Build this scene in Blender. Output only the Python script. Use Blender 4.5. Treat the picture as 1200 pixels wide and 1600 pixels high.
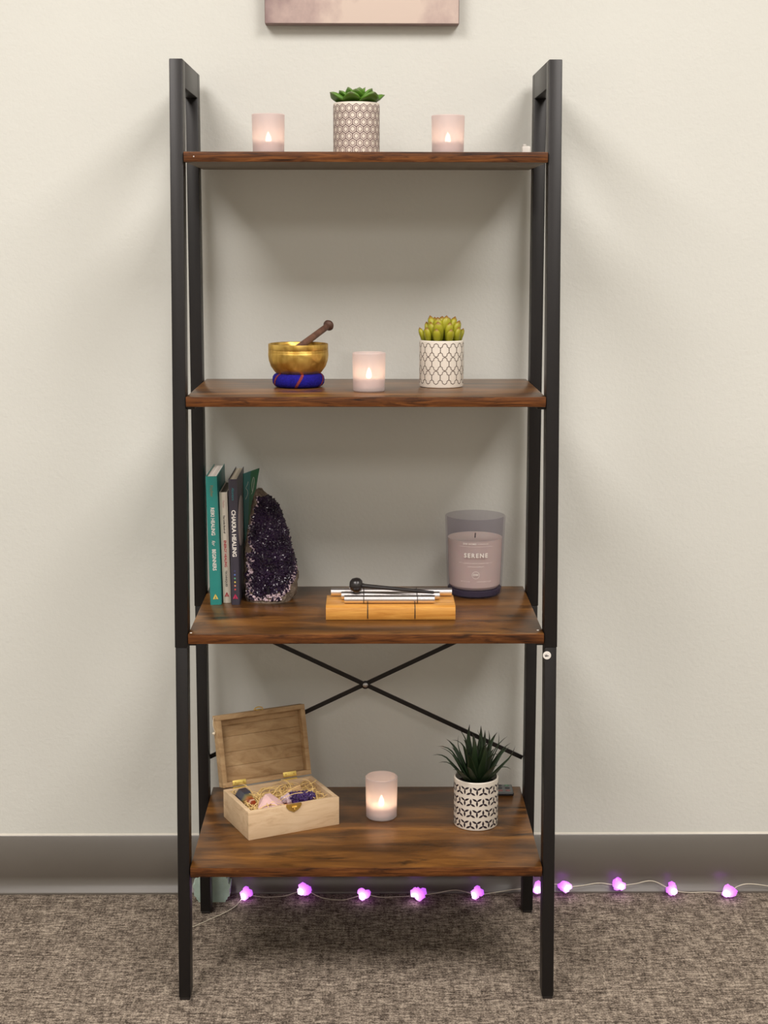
import bpy, bmesh, math, random
from mathutils import Vector, Matrix
random.seed(7)
PI = math.pi
for o in list(bpy.data.objects):
    bpy.data.objects.remove(o)
S = bpy.context.scene
C = S.collection

def col(r, g, b):
    f = lambda c: (c/255/12.92) if c <= 10 else ((c/255+.055)/1.055)**2.4
    return (f(r), f(g), f(b), 1.0)

# ------------------------------------------------------------------ camera, light, exposure
F_PX = 2399.57
cam_d = bpy.data.cameras.new('camera')
cam_d.sensor_fit = 'VERTICAL'; cam_d.sensor_height = 36.0; cam_d.lens = F_PX*36.0/1600.0
cam_d.clip_start = 0.05
cam = bpy.data.objects.new('camera', cam_d); C.objects.link(cam)
pitch, yaw, roll = -0.17773, 0.00988, 0.00136
fwd = Vector((math.sin(yaw)*math.cos(pitch), math.cos(yaw)*math.cos(pitch), math.sin(pitch)))
rgt = Vector((math.cos(yaw), -math.sin(yaw), 0)); upv = rgt.cross(fwd)
r2 = rgt*math.cos(roll)+upv*math.sin(roll); u2 = upv*math.cos(roll)-rgt*math.sin(roll)
cam.matrix_world = Matrix(((r2.x, u2.x, -fwd.x, .00420), (r2.y, u2.y, -fwd.y, -2.45359), (r2.z, u2.z, -fwd.z, 1.12085), (0, 0, 0, 1)))
S.camera = cam

S.view_settings.view_transform = 'Standard'
S.view_settings.look = 'None'
S.view_settings.gamma = 1.0
S.view_settings.use_curve_mapping = False
S.view_settings.exposure = 0.05

W = bpy.data.worlds.new('world'); S.world = W; W.use_nodes = True
W.node_tree.nodes['Background'].inputs[0].default_value = (1.0, .93, .82, 1)
W.node_tree.nodes['Background'].inputs[1].default_value = 0.05

CEIL = 2.62
for nm, x, y, pw in (('ceiling_and_fill_light', -1.0, -1.70, 53), ('ceiling_and_fill_light', 1.0, -1.70, 53), ('ceiling_and_fill_light', -1.0, -4.4, 29), ('ceiling_and_fill_light', 1.0, -4.4, 29)):  # front pair: ceiling panels; unseen rear pair added to fill under the boards
    l = bpy.data.lights.new(nm, 'AREA'); l.shape = 'RECTANGLE'; l.size = .9; l.size_y = 1.25
    l.energy = pw; l.color = (1.0, .94, .895)
    lo = bpy.data.objects.new(nm, l); C.objects.link(lo); lo.location = (x, y, CEIL-.012)

# ------------------------------------------------------------------ materials
def new_mat(name):
    m = bpy.data.materials.new(name); m.use_nodes = True
    nt = m.node_tree
    return m, nt, nt.nodes['Principled BSDF'], nt.nodes['Material Output']

def N(nt, typ, **kw):
    n = nt.nodes.new(typ)
    for k, v in kw.items():
        if k in n.inputs: n.inputs[k].default_value = v
        else: setattr(n, k, v)
    return n

def ramp(nt, stops):
    r = nt.nodes.new('ShaderNodeValToRGB')
    while len(r.color_ramp.elements) < len(stops): r.color_ramp.elements.new(.5)
    for e, (p, c) in zip(r.color_ramp.elements, stops): e.position = p; e.color = c
    return r

def noise_vec(nt, scale, coord='Object', rot=(0, 0, 0)):
    t = N(nt, 'ShaderNodeTexCoord'); mp = N(nt, 'ShaderNodeMapping')
    mp.inputs['Scale'].default_value = scale; mp.inputs['Rotation'].default_value = rot
    nt.links.new(t.outputs[coord], mp.inputs['Vector']); return mp.outputs['Vector']

def plain(name, color, rough=.5, metal=0., spec=.5, var=.08, vscale=40., bump=0., bscale=200., coat=0., sss=0.):
    m, nt, b, out = new_mat(name)
    b.inputs['Roughness'].default_value = rough; b.inputs['Metallic'].default_value = metal
    b.inputs['Specular IOR Level'].default_value = spec; b.inputs['Coat Weight'].default_value = coat
    v = noise_vec(nt, (vscale,)*3)
    n = N(nt, 'ShaderNodeTexNoise', Scale=1.0, Detail=3.0); nt.links.new(v, n.inputs['Vector'])
    lo = tuple(c*(1-var) for c in color[:3])+(1,); hi = tuple(min(1, c*(1+var)) for c in color[:3])+(1,)
    r = ramp(nt, [(.3, lo), (.7, hi)]); nt.links.new(n.outputs['Fac'], r.inputs['Fac'])
    nt.links.new(r.outputs['Color'], b.inputs['Base Color'])
    if bump:
        n2 = N(nt, 'ShaderNodeTexNoise', Scale=1.0, Detail=2.0); nt.links.new(noise_vec(nt, (bscale,)*3), n2.inputs['Vector'])
        bp = N(nt, 'ShaderNodeBump', Strength=bump, Distance=.002); nt.links.new(n2.outputs['Fac'], bp.inputs['Height'])
        nt.links.new(bp.outputs['Normal'], b.inputs['Normal'])
    if sss:
        b.inputs['Subsurface Weight'].default_value = sss; b.inputs['Subsurface Radius'].default_value = (.01, .006, .004); b.inputs['Subsurface Scale'].default_value = .5
    return m

def wood(name, stops, grain=(3, 40, 40), detail=6, rough=.4, blotch=None, blotch_scale=(5, 16, 16), bump=.06, spec=.5, dist=1.0, rot=(0, 0, 0)):
    m, nt, b, out = new_mat(name); L = nt.links.new
    b.inputs['Roughness'].default_value = rough; b.inputs['Specular IOR Level'].default_value = spec
    n = N(nt, 'ShaderNodeTexNoise', Scale=1.0, Detail=float(detail), Roughness=.62, Distortion=dist)
    L(noise_vec(nt, grain, rot=rot), n.inputs['Vector'])
    r = ramp(nt, stops); L(n.outputs['Fac'], r.inputs['Fac']); cur = r.outputs['Color']
    if blotch:
        n2 = N(nt, 'ShaderNodeTexNoise', Scale=1.0, Detail=5.0, Roughness=.65, Distortion=.6)
        L(noise_vec(nt, blotch_scale, rot=rot), n2.inputs['Vector'])
        r2 = ramp(nt, [(.55, (0, 0, 0, 1)), (.68, (.9, .9, .9, 1))]); L(n2.outputs['Fac'], r2.inputs['Fac'])
        mx = N(nt, 'ShaderNodeMix', data_type='RGBA'); L(r2.outputs['Color'], mx.inputs[0]); L(cur, mx.inputs[6]); mx.inputs[7].default_value = blotch
        cur = mx.outputs[2]
    L(cur, b.inputs['Base Color'])
    bp = N(nt, 'ShaderNodeBump', Strength=bump, Distance=.001); L(n.outputs['Fac'], bp.inputs['Height']); L(bp.outputs['Normal'], b.inputs['Normal'])
    return m

M = {}
M['wall'] = plain('painted_wall', col(216, 217, 211), .75, spec=.25, var=.02, vscale=3, bump=.25, bscale=160)
M['room'] = plain('room_wall', col(222, 221, 214), .8, var=.02, vscale=3)
M['ceiling'] = plain('ceiling_tile', col(225, 224, 218), .9, var=.03, vscale=60)
M['base'] = plain('grey_vinyl', col(92, 86, 79), .30, spec=1.0, var=.03, vscale=6)
M['lit_edge'] = plain('pale_lit_edge', col(205, 200, 188), .5, var=.05)  # pale colour standing for light on the baseboard's top edge
M['black_metal'] = plain('black_powder_coat', col(22, 19, 19), .40, spec=.38, var=.08, vscale=300, bump=.05, bscale=900)
M['shelf_wood'] = wood('rustic_shelf_laminate', [(.30, col(54, 34, 15)), (.45, col(90, 57, 25)), (.57, col(120, 79, 36)), (.72, col(156, 108, 50))],
                       grain=(4.5, 25, 25), detail=11, dist=.5, rough=.30, blotch=col(36, 23, 12), blotch_scale=(8, 30, 30), bump=.03)
M['shelf_edge'] = wood('rustic_edge_band', [(.32, col(36, 19, 8)), (.45, col(82, 46, 20)), (.60, col(108, 64, 29)), (.72, col(132, 82, 42))],
                       grain=(14, 220, 220), detail=8, spec=.25, rough=.45, blotch=col(48, 26, 13), blotch_scale=(16, 60, 60), bump=.05)
M['shelf_under'] = plain('underside_shade_grey', col(112, 100, 84), .6, var=.04)  # shade and wall reflection under the boards, put into a grey colour
M['white_plastic'] = plain('white_plastic', col(226, 222, 216), .45, var=.02)
M['steel'] = plain('screw_steel', col(190, 190, 192), .3, metal=1.0, var=.05)
M['ink_dark'] = plain('dark_ink', col(30, 22, 26), .6, var=.02)
M['ceramic'] = plain('white_ceramic', col(232, 224, 212), .35, var=.02)
M['soil'] = plain('dark_soil', col(44, 30, 34), .95, var=.5, vscale=300, bump=.8, bscale=400)
M['print_taupe'] = plain('taupe_print', col(104, 82, 80), .5, var=.03)
M['print_mauve'] = plain('mauve_print', col(128, 104, 98), .5, var=.03)
M['print_lilac'] = plain('lilac_grey_print', col(206, 190, 182), .5, var=.03)
M['print_brown'] = plain('brown_grey_print', col(108, 96, 88), .5, var=.03)
M['print_black'] = plain('black_print', col(34, 20, 32), .5, var=.03)
M['brass'] = plain('brass', col(226, 190, 104), .45, metal=1.0, var=.15, vscale=120)
M['brass_bright'] = plain('bright_brass', col(250, 222, 130), .4, metal=1.0, var=.08, vscale=200)
M['mallet_wood'] = wood('dark_mallet_wood', [(.3, col(70, 45, 36)), (.7, col(118, 84, 66))], grain=(60, 60, 20), rough=.55)
M['blue_cloth'] = plain('blue_felt', col(28, 22, 130), .9, spec=.2, var=.25, vscale=300, bump=.5, bscale=900)
M['orange_cloth'] = plain('orange_stitching', col(128, 54, 56), .9, spec=.2, var=.3, vscale=400, bump=.5, bscale=900)
M['pages'] = wood('book_pages', [(.35, col(206, 194, 184)), (.65, col(244, 236, 228))], grain=(900, 4, 4), rough=.9, detail=2, dist=0, bump=.3)
M['pages_tan'] = wood('book_pages_tan', [(.35, col(160, 150, 132)), (.65, col(224, 214, 194))], grain=(900, 4, 4), rough=.9, detail=2, dist=0, bump=.3)
M['pages_grey'] = plain('book_pages_grey', col(120, 112, 100), .9, var=.08, vscale=200)
M['teal_cover'] = plain('teal_cover', col(44, 138, 132), .42, var=.12, vscale=14)
M['cream_cover'] = plain('cream_cover', col(232, 222, 206), .5, var=.02)
M['navy_cover'] = plain('dark_slate_cover', col(62, 58, 70), .45, var=.05)
M['lavender_print'] = plain('lavender_grey_print', col(186, 172, 172), .5, var=.15, vscale=60)
M['white_ink'] = plain('white_ink', col(236, 232, 226), .6, var=.01)
M['red_ink'] = plain('red_ink', col(190, 52, 64), .6, var=.02)
M['gold_ink'] = plain('yellow_ink', col(232, 204, 100), .6, var=.02)
M['orange_ink'] = plain('muted_orange_ink', col(150, 120, 76), .6, var=.02)
M['pink_ink'] = plain('rose_ink', col(210, 160, 150), .6, var=.02)
M['teal_ink'] = plain('teal_ink', col(52, 142, 150), .6, var=.02)
M['magenta_ink'] = plain('magenta_ink', col(196, 48, 92), .6, var=.02)
for n_, c_ in (('violet', (70, 70, 120)), ('blue', (90, 120, 190)), ('green', (100, 170, 140)), ('yellow', (222, 204, 96)), ('peach', (226, 150, 120)), ('red', (206, 84, 80))):
    M['dot_'+n_] = plain(n_+'_dot_ink', col(*c_), .6, var=.02)
M['green_card'] = plain('green_card', col(34, 104, 66), .45, var=.1, vscale=20)
M['teal_card'] = plain('teal_card', col(40, 112, 112), .45, var=.1, vscale=20)
M['rock'] = plain('geode_rock', col(112, 98, 84), .85, var=.45, vscale=110, bump=1.0, bscale=260)
M['amethyst'] = plain('deep_amethyst', col(36, 24, 44), .16, spec=.5, var=.6, vscale=45)
M['amethyst_bed'] = plain('dark_crystal_bed', col(26, 18, 32), .5, var=.5, vscale=90)
M['amethyst_pale'] = plain('pale_amethyst', col(192, 170, 178), .2, spec=.7, var=.3, vscale=120)
M['amethyst_mid'] = plain('violet_amethyst', col(68, 46, 100), .12, spec=.8, var=.5, vscale=120)
M['chime_wood'] = wood('honey_wood', [(.3, col(186, 122, 48)), (.7, col(226, 168, 84))], grain=(14, 150, 150), rough=.35, bump=.03)
M['chrome'] = plain('polished_aluminium', col(240, 236, 238), .27, metal=1.0, var=.02)
M['black_rubber'] = plain('black_rubber', col(30, 26, 26), .3, spec=.6, var=.1)
M['wax'] = plain('pale_wax', col(246, 226, 214), .55, var=.03, sss=.3)
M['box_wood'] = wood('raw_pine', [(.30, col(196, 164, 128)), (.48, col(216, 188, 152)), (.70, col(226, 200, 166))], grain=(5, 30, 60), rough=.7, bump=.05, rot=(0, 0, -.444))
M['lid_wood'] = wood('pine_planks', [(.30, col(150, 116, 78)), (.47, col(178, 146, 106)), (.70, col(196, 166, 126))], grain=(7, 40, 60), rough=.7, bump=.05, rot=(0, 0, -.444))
M['straw'] = plain('wood_wool_straw', col(224, 190, 124), .7, var=.2, vscale=200)
M['rose_quartz'] = plain('rose_quartz', col(218, 182, 180), .3, var=.12, vscale=90, sss=.3)
M['smoky_quartz'] = plain('peach_quartz', col(200, 162, 124), .25, var=.12, vscale=90, sss=.3)
M['carnelian'] = plain('orange_carnelian', col(196, 116, 60), .3, var=.2, vscale=90)
M['mint'] = plain('mint_frosted', col(178, 198, 188), .45, var=.12, vscale=50, sss=.2)
M['remote_black'] = plain('remote_black', col(24, 24, 26), .35, var=.05)
M['remote_face'] = plain('remote_grey_face', col(96, 98, 96), .4, var=.04)
M['button_dark'] = plain('dark_button', col(40, 38, 42), .5, var=.1)
M['button_green'] = plain('green_grey_button', col(92, 122, 100), .5, var=.1)
M['button_red'] = plain('red_grey_button', col(120, 78, 74), .5, var=.1)
M['wire'] = plain('clear_silver_wire', col(236, 228, 208), .25, metal=.2, var=.1)

def painted_canvas():
    m, nt, b, out = new_mat('painted_canvas'); L = nt.links.new
    b.inputs['Roughness'].default_value = .7
    n = N(nt, 'ShaderNodeTexNoise', Scale=1.0, Detail=6.0, Roughness=.6); L(noise_vec(nt, (9, 9, 7)), n.inputs['Vector'])
    g = N(nt, 'ShaderNodeTexCoord'); sx = N(nt, 'ShaderNodeSeparateXYZ'); L(g.outputs['Object'], sx.inputs[0])
    ab = N(nt, 'ShaderNodeMath', operation='ABSOLUTE'); L(sx.outputs['X'], ab.inputs[0])
    mr = N(nt, 'ShaderNodeMapRange'); mr.inputs['From Min'].default_value = .06; mr.inputs['From Max'].default_value = .16; mr.inputs['To Min'].default_value = .12; mr.inputs['To Max'].default_value = -.14
    L(ab.outputs[0], mr.inputs['Value'])
    ad = N(nt, 'ShaderNodeMath', operation='ADD'); L(n.outputs['Fac'], ad.inputs[0]); L(mr.outputs[0], ad.inputs[1])
    r = ramp(nt, [(.30, col(150, 128, 128)), (.48, col(196, 174, 168)), (.62, col(222, 204, 192))]); L(ad.outputs[0], r.inputs['Fac'])
    L(r.outputs['Color'], b.inputs['Base Color']); return m
M['canvas'] = painted_canvas()
M['canvas_edge'] = plain('canvas_edge', col(146, 126, 122), .8, var=.12, vscale=30)

def carpet():
    m, nt, b, out = new_mat('woven_carpet'); L = nt.links.new
    b.inputs['Roughness'].default_value = .95; b.inputs['Specular IOR Level'].default_value = .1
    def nz(sc, det, ro=.6):
        n = N(nt, 'ShaderNodeTexNoise', Scale=1.0, Detail=float(det), Roughness=ro); L(noise_vec(nt, sc), n.inputs['Vector']); return n.outputs['Fac']
    a = nz((64, 170, 10), 5, .7); f = nz((360, 360, 10), 2); rib = nz((26, 300, 10), 3); g = nz((160, 26, 10), 3); big = nz((22, 30, 3), 4)
    def mth(op, x, y):
        n = N(nt, 'ShaderNodeMath', operation=op)
        for i, v in enumerate((x, y)):
            if isinstance(v, float): n.inputs[i].default_value = v
            else: L(v, n.inputs[i])
        return n.outputs[0]
    s = mth('ADD', mth('ADD', mth('MULTIPLY', a, .38), mth('ADD', mth('MULTIPLY', f, .32), mth('MULTIPLY', rib, .14))), mth('ADD', mth('MULTIPLY', g, .16), mth('MULTIPLY', big, .12)))
    r = ramp(nt, [(.45, col(46, 40, 35)), (.525, col(94, 84, 75)), (.575, col(134, 122, 110)), (.65, col(182, 169, 153))]); L(s, r.inputs['Fac'])
    L(r.outputs['Color'], b.inputs['Base Color'])
    bp = N(nt, 'ShaderNodeBump', Strength=.7, Distance=.003); L(s, bp.inputs['Height']); L(bp.outputs['Normal'], b.inputs['Normal'])
    return m
M['carpet'] = carpet()

def frosted(name, tint, transp=.4, transl=.55, rough=.5, clear=.5):
    m, nt, b, out = new_mat(name); L = nt.links.new
    b.inputs['Base Color'].default_value = tint; b.inputs['Roughness'].default_value = rough
    tr = N(nt, 'ShaderNodeBsdfTransparent'); tr.inputs[0].default_value = tuple(1-(1-c)*clear for c in tint[:3])+(1,)
    tl = N(nt, 'ShaderNodeBsdfTranslucent'); tl.inputs[0].default_value = tint
    n = N(nt, 'ShaderNodeTexNoise', Scale=1.0, Detail=2.0); L(noise_vec(nt, (90, 90, 90)), n.inputs['Vector'])
    mr = N(nt, 'ShaderNodeMapRange'); mr.inputs['To Min'].default_value = transl-.05; mr.inputs['To Max'].default_value = transl+.05; L(n.outputs['Fac'], mr.inputs['Value'])
    m1 = N(nt, 'ShaderNodeMixShader'); L(mr.outputs[0], m1.inputs[0]); L(b.outputs[0], m1.inputs[1]); L(tl.outputs[0], m1.inputs[2])
    m2 = N(nt, 'ShaderNodeMixShader'); m2.inputs[0].default_value = transp; L(m1.outputs[0], m2.inputs[1]); L(tr.outputs[0], m2.inputs[2])
    L(m2.outputs[0], out.inputs['Surface']); return m
M['frost'] = frosted('frosted_glass', col(240, 230, 229), .30, .52)
M['jar_glass'] = frosted('smoky_lilac_glass', col(168, 158, 176), .90, .5, .2, .16)
M['jar_base'] = frosted('thick_lilac_glass', col(92, 86, 116), .35, .3, .15, .6)

def emissive(name, color, strength):
    m, nt, b, out = new_mat(name); L = nt.links.new
    e = N(nt, 'ShaderNodeEmission', Strength=strength); e.inputs['Color'].default_value = color
    n = N(nt, 'ShaderNodeTexNoise', Scale=200.0); r = ramp(nt, [(0, tuple(c*.95 for c in color[:3])+(1,)), (1, color)])
    L(n.outputs['Fac'], r.inputs['Fac']); L(r.outputs['Color'], e.inputs['Color']); L(e.outputs[0], out.inputs['Surface']); return m
M['flame_low'] = emissive('led_flame_low', (1.0, .80, .56, 1), 15.)
M['flame_mid'] = emissive('led_flame_mid', (1.0, .78, .52, 1), 20.)
M['flame_high'] = emissive('led_flame_high', (1.0, .76, .48, 1), 36.)

def bulb_mat():
    m, nt, b, out = new_mat('lit_purple_crystal'); L = nt.links.new
    b.inputs['Base Color'].default_value = col(176, 90, 200); b.inputs['Roughness'].default_value = .25
    t = N(nt, 'ShaderNodeTexCoord'); ln = N(nt, 'ShaderNodeVectorMath', operation='DISTANCE'); L(t.outputs['Object'], ln.inputs[0]); ln.inputs[1].default_value = (-.002, -.010, .009)
    mr = N(nt, 'ShaderNodeMapRange'); mr.inputs['From Min'].default_value = .002; mr.inputs['From Max'].default_value = .017; mr.inputs['To Min'].default_value = 1.; mr.inputs['To Max'].default_value = 0.
    L(ln.outputs['Value'], mr.inputs['Value'])
    r = ramp(nt, [(0., (.38, .08, .58, 1)), (.35, (.62, .17, .85, 1)), (.68, (.95, .42, 1.15, 1)), (.86, (1.8, 1.2, 2.0, 1)), (1., (9., 7., 9., 1))]); L(mr.outputs[0], r.inputs['Fac'])
    L(r.outputs['Color'], b.inputs['Emission Color']); b.inputs['Emission Strength'].default_value = 1.5
    return m
M['bulb'] = bulb_mat()

def leaf_mat(name, lo, mid, tip, t0=.75, rough=.45):
    m, nt, b, out = new_mat(name); L = nt.links.new
    b.inputs['Roughness'].default_value = rough
    a = N(nt, 'ShaderNodeAttribute', attribute_name='along')
    n = N(nt, 'ShaderNodeTexNoise', Scale=1.0, Detail=3.0); L(noise_vec(nt, (120, 120, 120)), n.inputs['Vector'])
    ad = N(nt, 'ShaderNodeMath', operation='MULTIPLY_ADD'); L(n.outputs['Fac'], ad.inputs[0]); ad.inputs[1].default_value = .25; sb = N(nt, 'ShaderNodeMath', operation='SUBTRACT'); sb.inputs[1].default_value = .125; L(a.outputs['Fac'], sb.inputs[0]); L(sb.outputs[0], ad.inputs[2])
    r = ramp(nt, [(.1, lo), (t0, mid), (min(1, t0+.16), tip)]); L(ad.outputs[0], r.inputs['Fac'])
    L(r.outputs['Color'], b.inputs['Base Color']); return m
M['leaf_green'] = leaf_mat('rosette_leaf', col(62, 102, 22), col(84, 128, 36), col(112, 122, 90), .84)
M['leaf_yellow'] = leaf_mat('yellow_green_leaf', col(112, 116, 18), col(164, 160, 34), col(124, 66, 40), .84)
M['leaf_dark'] = leaf_mat('dark_blade_leaf', col(28, 46, 22), col(34, 54, 28), col(46, 40, 34), .8, .5)

def bowl_mat():
    m, nt, b, out = new_mat('hammered_bronze'); L = nt.links.new
    b.inputs['Metallic'].default_value = 1.0; b.inputs['Roughness'].default_value = .42
    n = N(nt, 'ShaderNodeTexNoise', Scale=1.0, Detail=4.0); L(noise_vec(nt, (60, 60, 25)), n.inputs['Vector'])
    r = ramp(nt, [(.32, col(190, 148, 66)), (.6, col(236, 200, 112))]); L(n.outputs['Fac'], r.inputs['Fac']); L(r.outputs['Color'], b.inputs['Base Color'])
    v = N(nt, 'ShaderNodeTexVoronoi', Scale=1.0, feature='SMOOTH_F1'); L(noise_vec(nt, (85, 85, 85)), v.inputs['Vector'])
    bp = N(nt, 'ShaderNodeBump', Strength=.45, Distance=.003); L(v.outputs['Distance'], bp.inputs['Height']); L(bp.outputs['Normal'], b.inputs['Normal'])
    return m
M['bowl'] = bowl_mat()

def wand_mat(axis):
    # striped crystal point: bands of colour along its own length
    m, nt, b, out = new_mat('banded_crystal'); L = nt.links.new
    b.inputs['Roughness'].default_value = .15
    a = N(nt, 'ShaderNodeAttribute', attribute_name='along')
    r = ramp(nt, [(0, col(46, 38, 56)), (.48, col(66, 68, 80)), (.55, col(120, 116, 78)), (.64, col(170, 110, 60)), (.74, col(142, 58, 30)), (.80, col(226, 190, 160)), (.84, col(150, 66, 34)), (1, col(120, 46, 26))])
    L(a.outputs['Fac'], r.inputs['Fac']); L(r.outputs['Color'], b.inputs['Base Color']); return m
M['wand'] = wand_mat(0)

# ------------------------------------------------------------------ mesh helpers
class MB:
    def __init__(self): self.bm = bmesh.new()
    def box(self, lo, hi, bevel=0., X=None, seg=2):
        lo = Vector(lo); hi = Vector(hi)
        r = bmesh.ops.create_cube(self.bm, size=1.0); vs = r['verts']
        for v in vs: v.co = Vector(((lo.x+hi.x)/2+v.co.x*(hi.x-lo.x), (lo.y+hi.y)/2+v.co.y*(hi.y-lo.y), (lo.z+hi.z)/2+v.co.z*(hi.z-lo.z)))
        if bevel:
            es = {e for v in vs for e in v.link_edges}
            r = bmesh.ops.bevel(self.bm, geom=list(es), offset=bevel, segments=seg, profile=.5, affect='EDGES', clamp_overlap=True)
            vs = list({v for f in r['faces'] for v in f.verts} | {v for v in vs if v.is_valid})
        if X is not None:
            for v in vs: v.co = X @ v.co
        return self
    def lathe(self, prof, c=(0, 0, 0), segs=48, close=False, X=None, sx=1., sy=1.):
        c = Vector(c); rings = []
        for r, z in prof:
            if r < 1e-6: rings.append([self.bm.verts.new(c+Vector((0, 0, z)))])
            else: rings.append([self.bm.verts.new(c+Vector((r*sx*math.cos(2*PI*i/segs), r*sy*math.sin(2*PI*i/segs), z))) for i in range(segs)])
        pr = list(zip(rings, rings[1:]))
        if close: pr.append((rings[-1], rings[0]))
        for a, b in pr:
            for i in range(segs):
                j = (i+1) % segs
                q = [a[i % len(a)], a[j % len(a)], b[j % len(b)], b[i % len(b)]]
                u = []
                for v in q:
                    if v not in u: u.append(v)
                if len(u) > 2:
                    try: self.bm.faces.new(u)
                    except ValueError: pass
        if X is not None:
            for rg in rings:
                for v in rg: v.co = X @ v.co
        return self
    def tube(self, pts, rad, segs=8, cap=True):
        pts = [Vector(p) for p in pts]; rad = rad if isinstance(rad, (list, tuple)) else [rad]*len(pts)
        rings = []; t0 = None; nrm = None
        for i, p in enumerate(pts):
            t = (pts[min(i+1, len(pts)-1)]-pts[max(i-1, 0)]).normalized()
            if nrm is None:
                nrm = t.orthogonal().normalized()
            else:
                nrm = (nrm-t*nrm.dot(t)).normalized()
            bn = t.cross(nrm)
            rings.append([self.bm.verts.new(p+(nrm*math.cos(2*PI*k/segs)+bn*math.sin(2*PI*k/segs))*rad[i]) for k in range(segs)])
        for a, b in zip(rings, rings[1:]):
            for k in range(segs): self.bm.faces.new((a[k], a[(k+1) % segs], b[(k+1) % segs], b[k]))
        if cap: self.bm.faces.new(rings[0][::-1]); self.bm.faces.new(rings[-1])
        return self
    def prism(self, poly, vec):
        vec = Vector(vec); a = [self.bm.verts.new(Vector(p)) for p in poly]; b = [self.bm.verts.new(Vector(p)+vec) for p in poly]
        n = len(a); self.bm.faces.new(a); self.bm.faces.new(b[::-1])
        for i in range(n): self.bm.faces.new((a[i], b[i], b[(i+1) % n], a[(i+1) % n]))
        return self
    def face(self, poly): self.bm.faces.new([self.bm.verts.new(Vector(p)) for p in poly]); return self
    def build(self, name, mat, parent=None, smooth=True, angle=35, recalc=True):
        bm = self.bm
        if recalc: bmesh.ops.recalc_face_normals(bm, faces=bm.faces)
        lim = math.radians(angle)
        for f in bm.faces: f.smooth = smooth
        if smooth:
            for e in bm.edges:
                if len(e.link_faces) == 2 and e.calc_face_angle(0) > lim: e.smooth = False
        if parent is not None:
            off = root_of(parent).location
            for v in bm.verts: v.co -= off
        me = bpy.data.meshes.new(name); bm.to_mesh(me); bm.free()
        return link(name, me, mat, parent)

def root_of(o):
    while o.parent: o = o.parent
    return o
def link(name, me, mat, parent=None):
    o = bpy.data.objects.new(name, me); C.objects.link(o)
    if mat is not None:
        me.materials.clear(); me.materials.append(M[mat] if isinstance(mat, str) else mat)
    if parent: o.parent = parent
    return o
SEAT = []; LEVEL = None
def tag(o, label, cat, group=None, kind=None):
    o['label'] = label
    if cat: o['category'] = cat
    if group: o['group'] = group
    if kind: o['kind'] = kind
    if LEVEL is not None: SEAT.append((o, LEVEL))
    return o
def thing(name, label, cat, loc, group=None):
    o = bpy.data.objects.new(name, None); C.objects.link(o); o.location = loc; o.empty_display_size = .02
    return tag(o, label, cat, group)
def copy_tree(o, parent=None):
    c = o.copy(); C.objects.link(c); c.parent = parent
    for ch in o.children: copy_tree(ch, c)
    return c
def struct(mb, name, mat, **kw):
    o = mb.build(name, mat, **kw); o['kind'] = 'structure'; return o

def text_obj(name, body, size, mat, parent, X, bold=0., bend=None, space=1.0, shear=0., xscale=1.):
    cu = bpy.data.curves.new(name, 'FONT'); cu.body = body; cu.size = size; cu.align_x = 'CENTER'; cu.align_y = 'CENTER'
    cu.offset = bold; cu.extrude = 0.; cu.space_character = space; cu.shear = shear; cu.resolution_u = 3
    t = bpy.data.objects.new(name, cu); C.objects.link(t)
    dg = bpy.context.evaluated_depsgraph_get(); me = bpy.data.meshes.new_from_object(t.evaluated_get(dg))
    bpy.data.objects.remove(t); bpy.data.curves.remove(cu)
    off = root_of(parent).location
    for v in me.vertices:
        p = Vector((v.co.x*xscale, v.co.y, v.co.z))
        p = bend(p) if bend else X @ p
        v.co = p-off
    return link(name, me, mat, parent)

# ------------------------------------------------------------------ the setting
WALL_Y = .0600; BASE_Y = .0570; TOE_Y = .0465
struct(MB().box((-2.7, WALL_Y, 0), (2.7, WALL_Y+.1, CEIL)), 'wall_back', 'wall')
struct(MB().box((-2.7, -6.0, -.05), (2.7, WALL_Y+.1, 0)), 'floor', 'carpet')
struct(MB().box((-2.7, -6.0, CEIL), (2.7, WALL_Y+.1, CEIL+.05)), 'ceiling', 'ceiling')
struct(MB().box((-2.8, -6.0, 0), (-2.7, WALL_Y+.1, CEIL)), 'wall_left', 'room')
struct(MB().box((2.7, -6.0, 0), (2.8, WALL_Y+.1, CEIL)), 'wall_right', 'room')
struct(MB().box((-2.7, -6.1, 0), (2.7, -6.0, CEIL)), 'wall_front', 'room')
prof = [(WALL_Y, .1035), (BASE_Y+.001, .1035), (BASE_Y, .1025), (BASE_Y, .029), (BASE_Y-.0004, .0255), (BASE_Y-.0012, .0215), (BASE_Y-.0026, .0170), (BASE_Y-.0047, .0120), (BASE_Y-.0073, .0075), (BASE_Y-.0098, .0038), (TOE_Y, .0026), (TOE_Y, 0), (WALL_Y, 0)]
struct(MB().prism([(-2.7, y, z) for y, z in prof], (5.4, 0, 0)), 'baseboard_back', 'base', angle=50)
struct(MB().prism([(-2.7, WALL_Y, .1035), (-2.7, WALL_Y-.0026, .1035), (-2.7, WALL_Y, .1066)], (5.4, 0, 0)), 'lit_edge_strip_1', 'lit_edge')  # brightly lit top edge of the baseboard, painted as a pale strip

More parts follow.
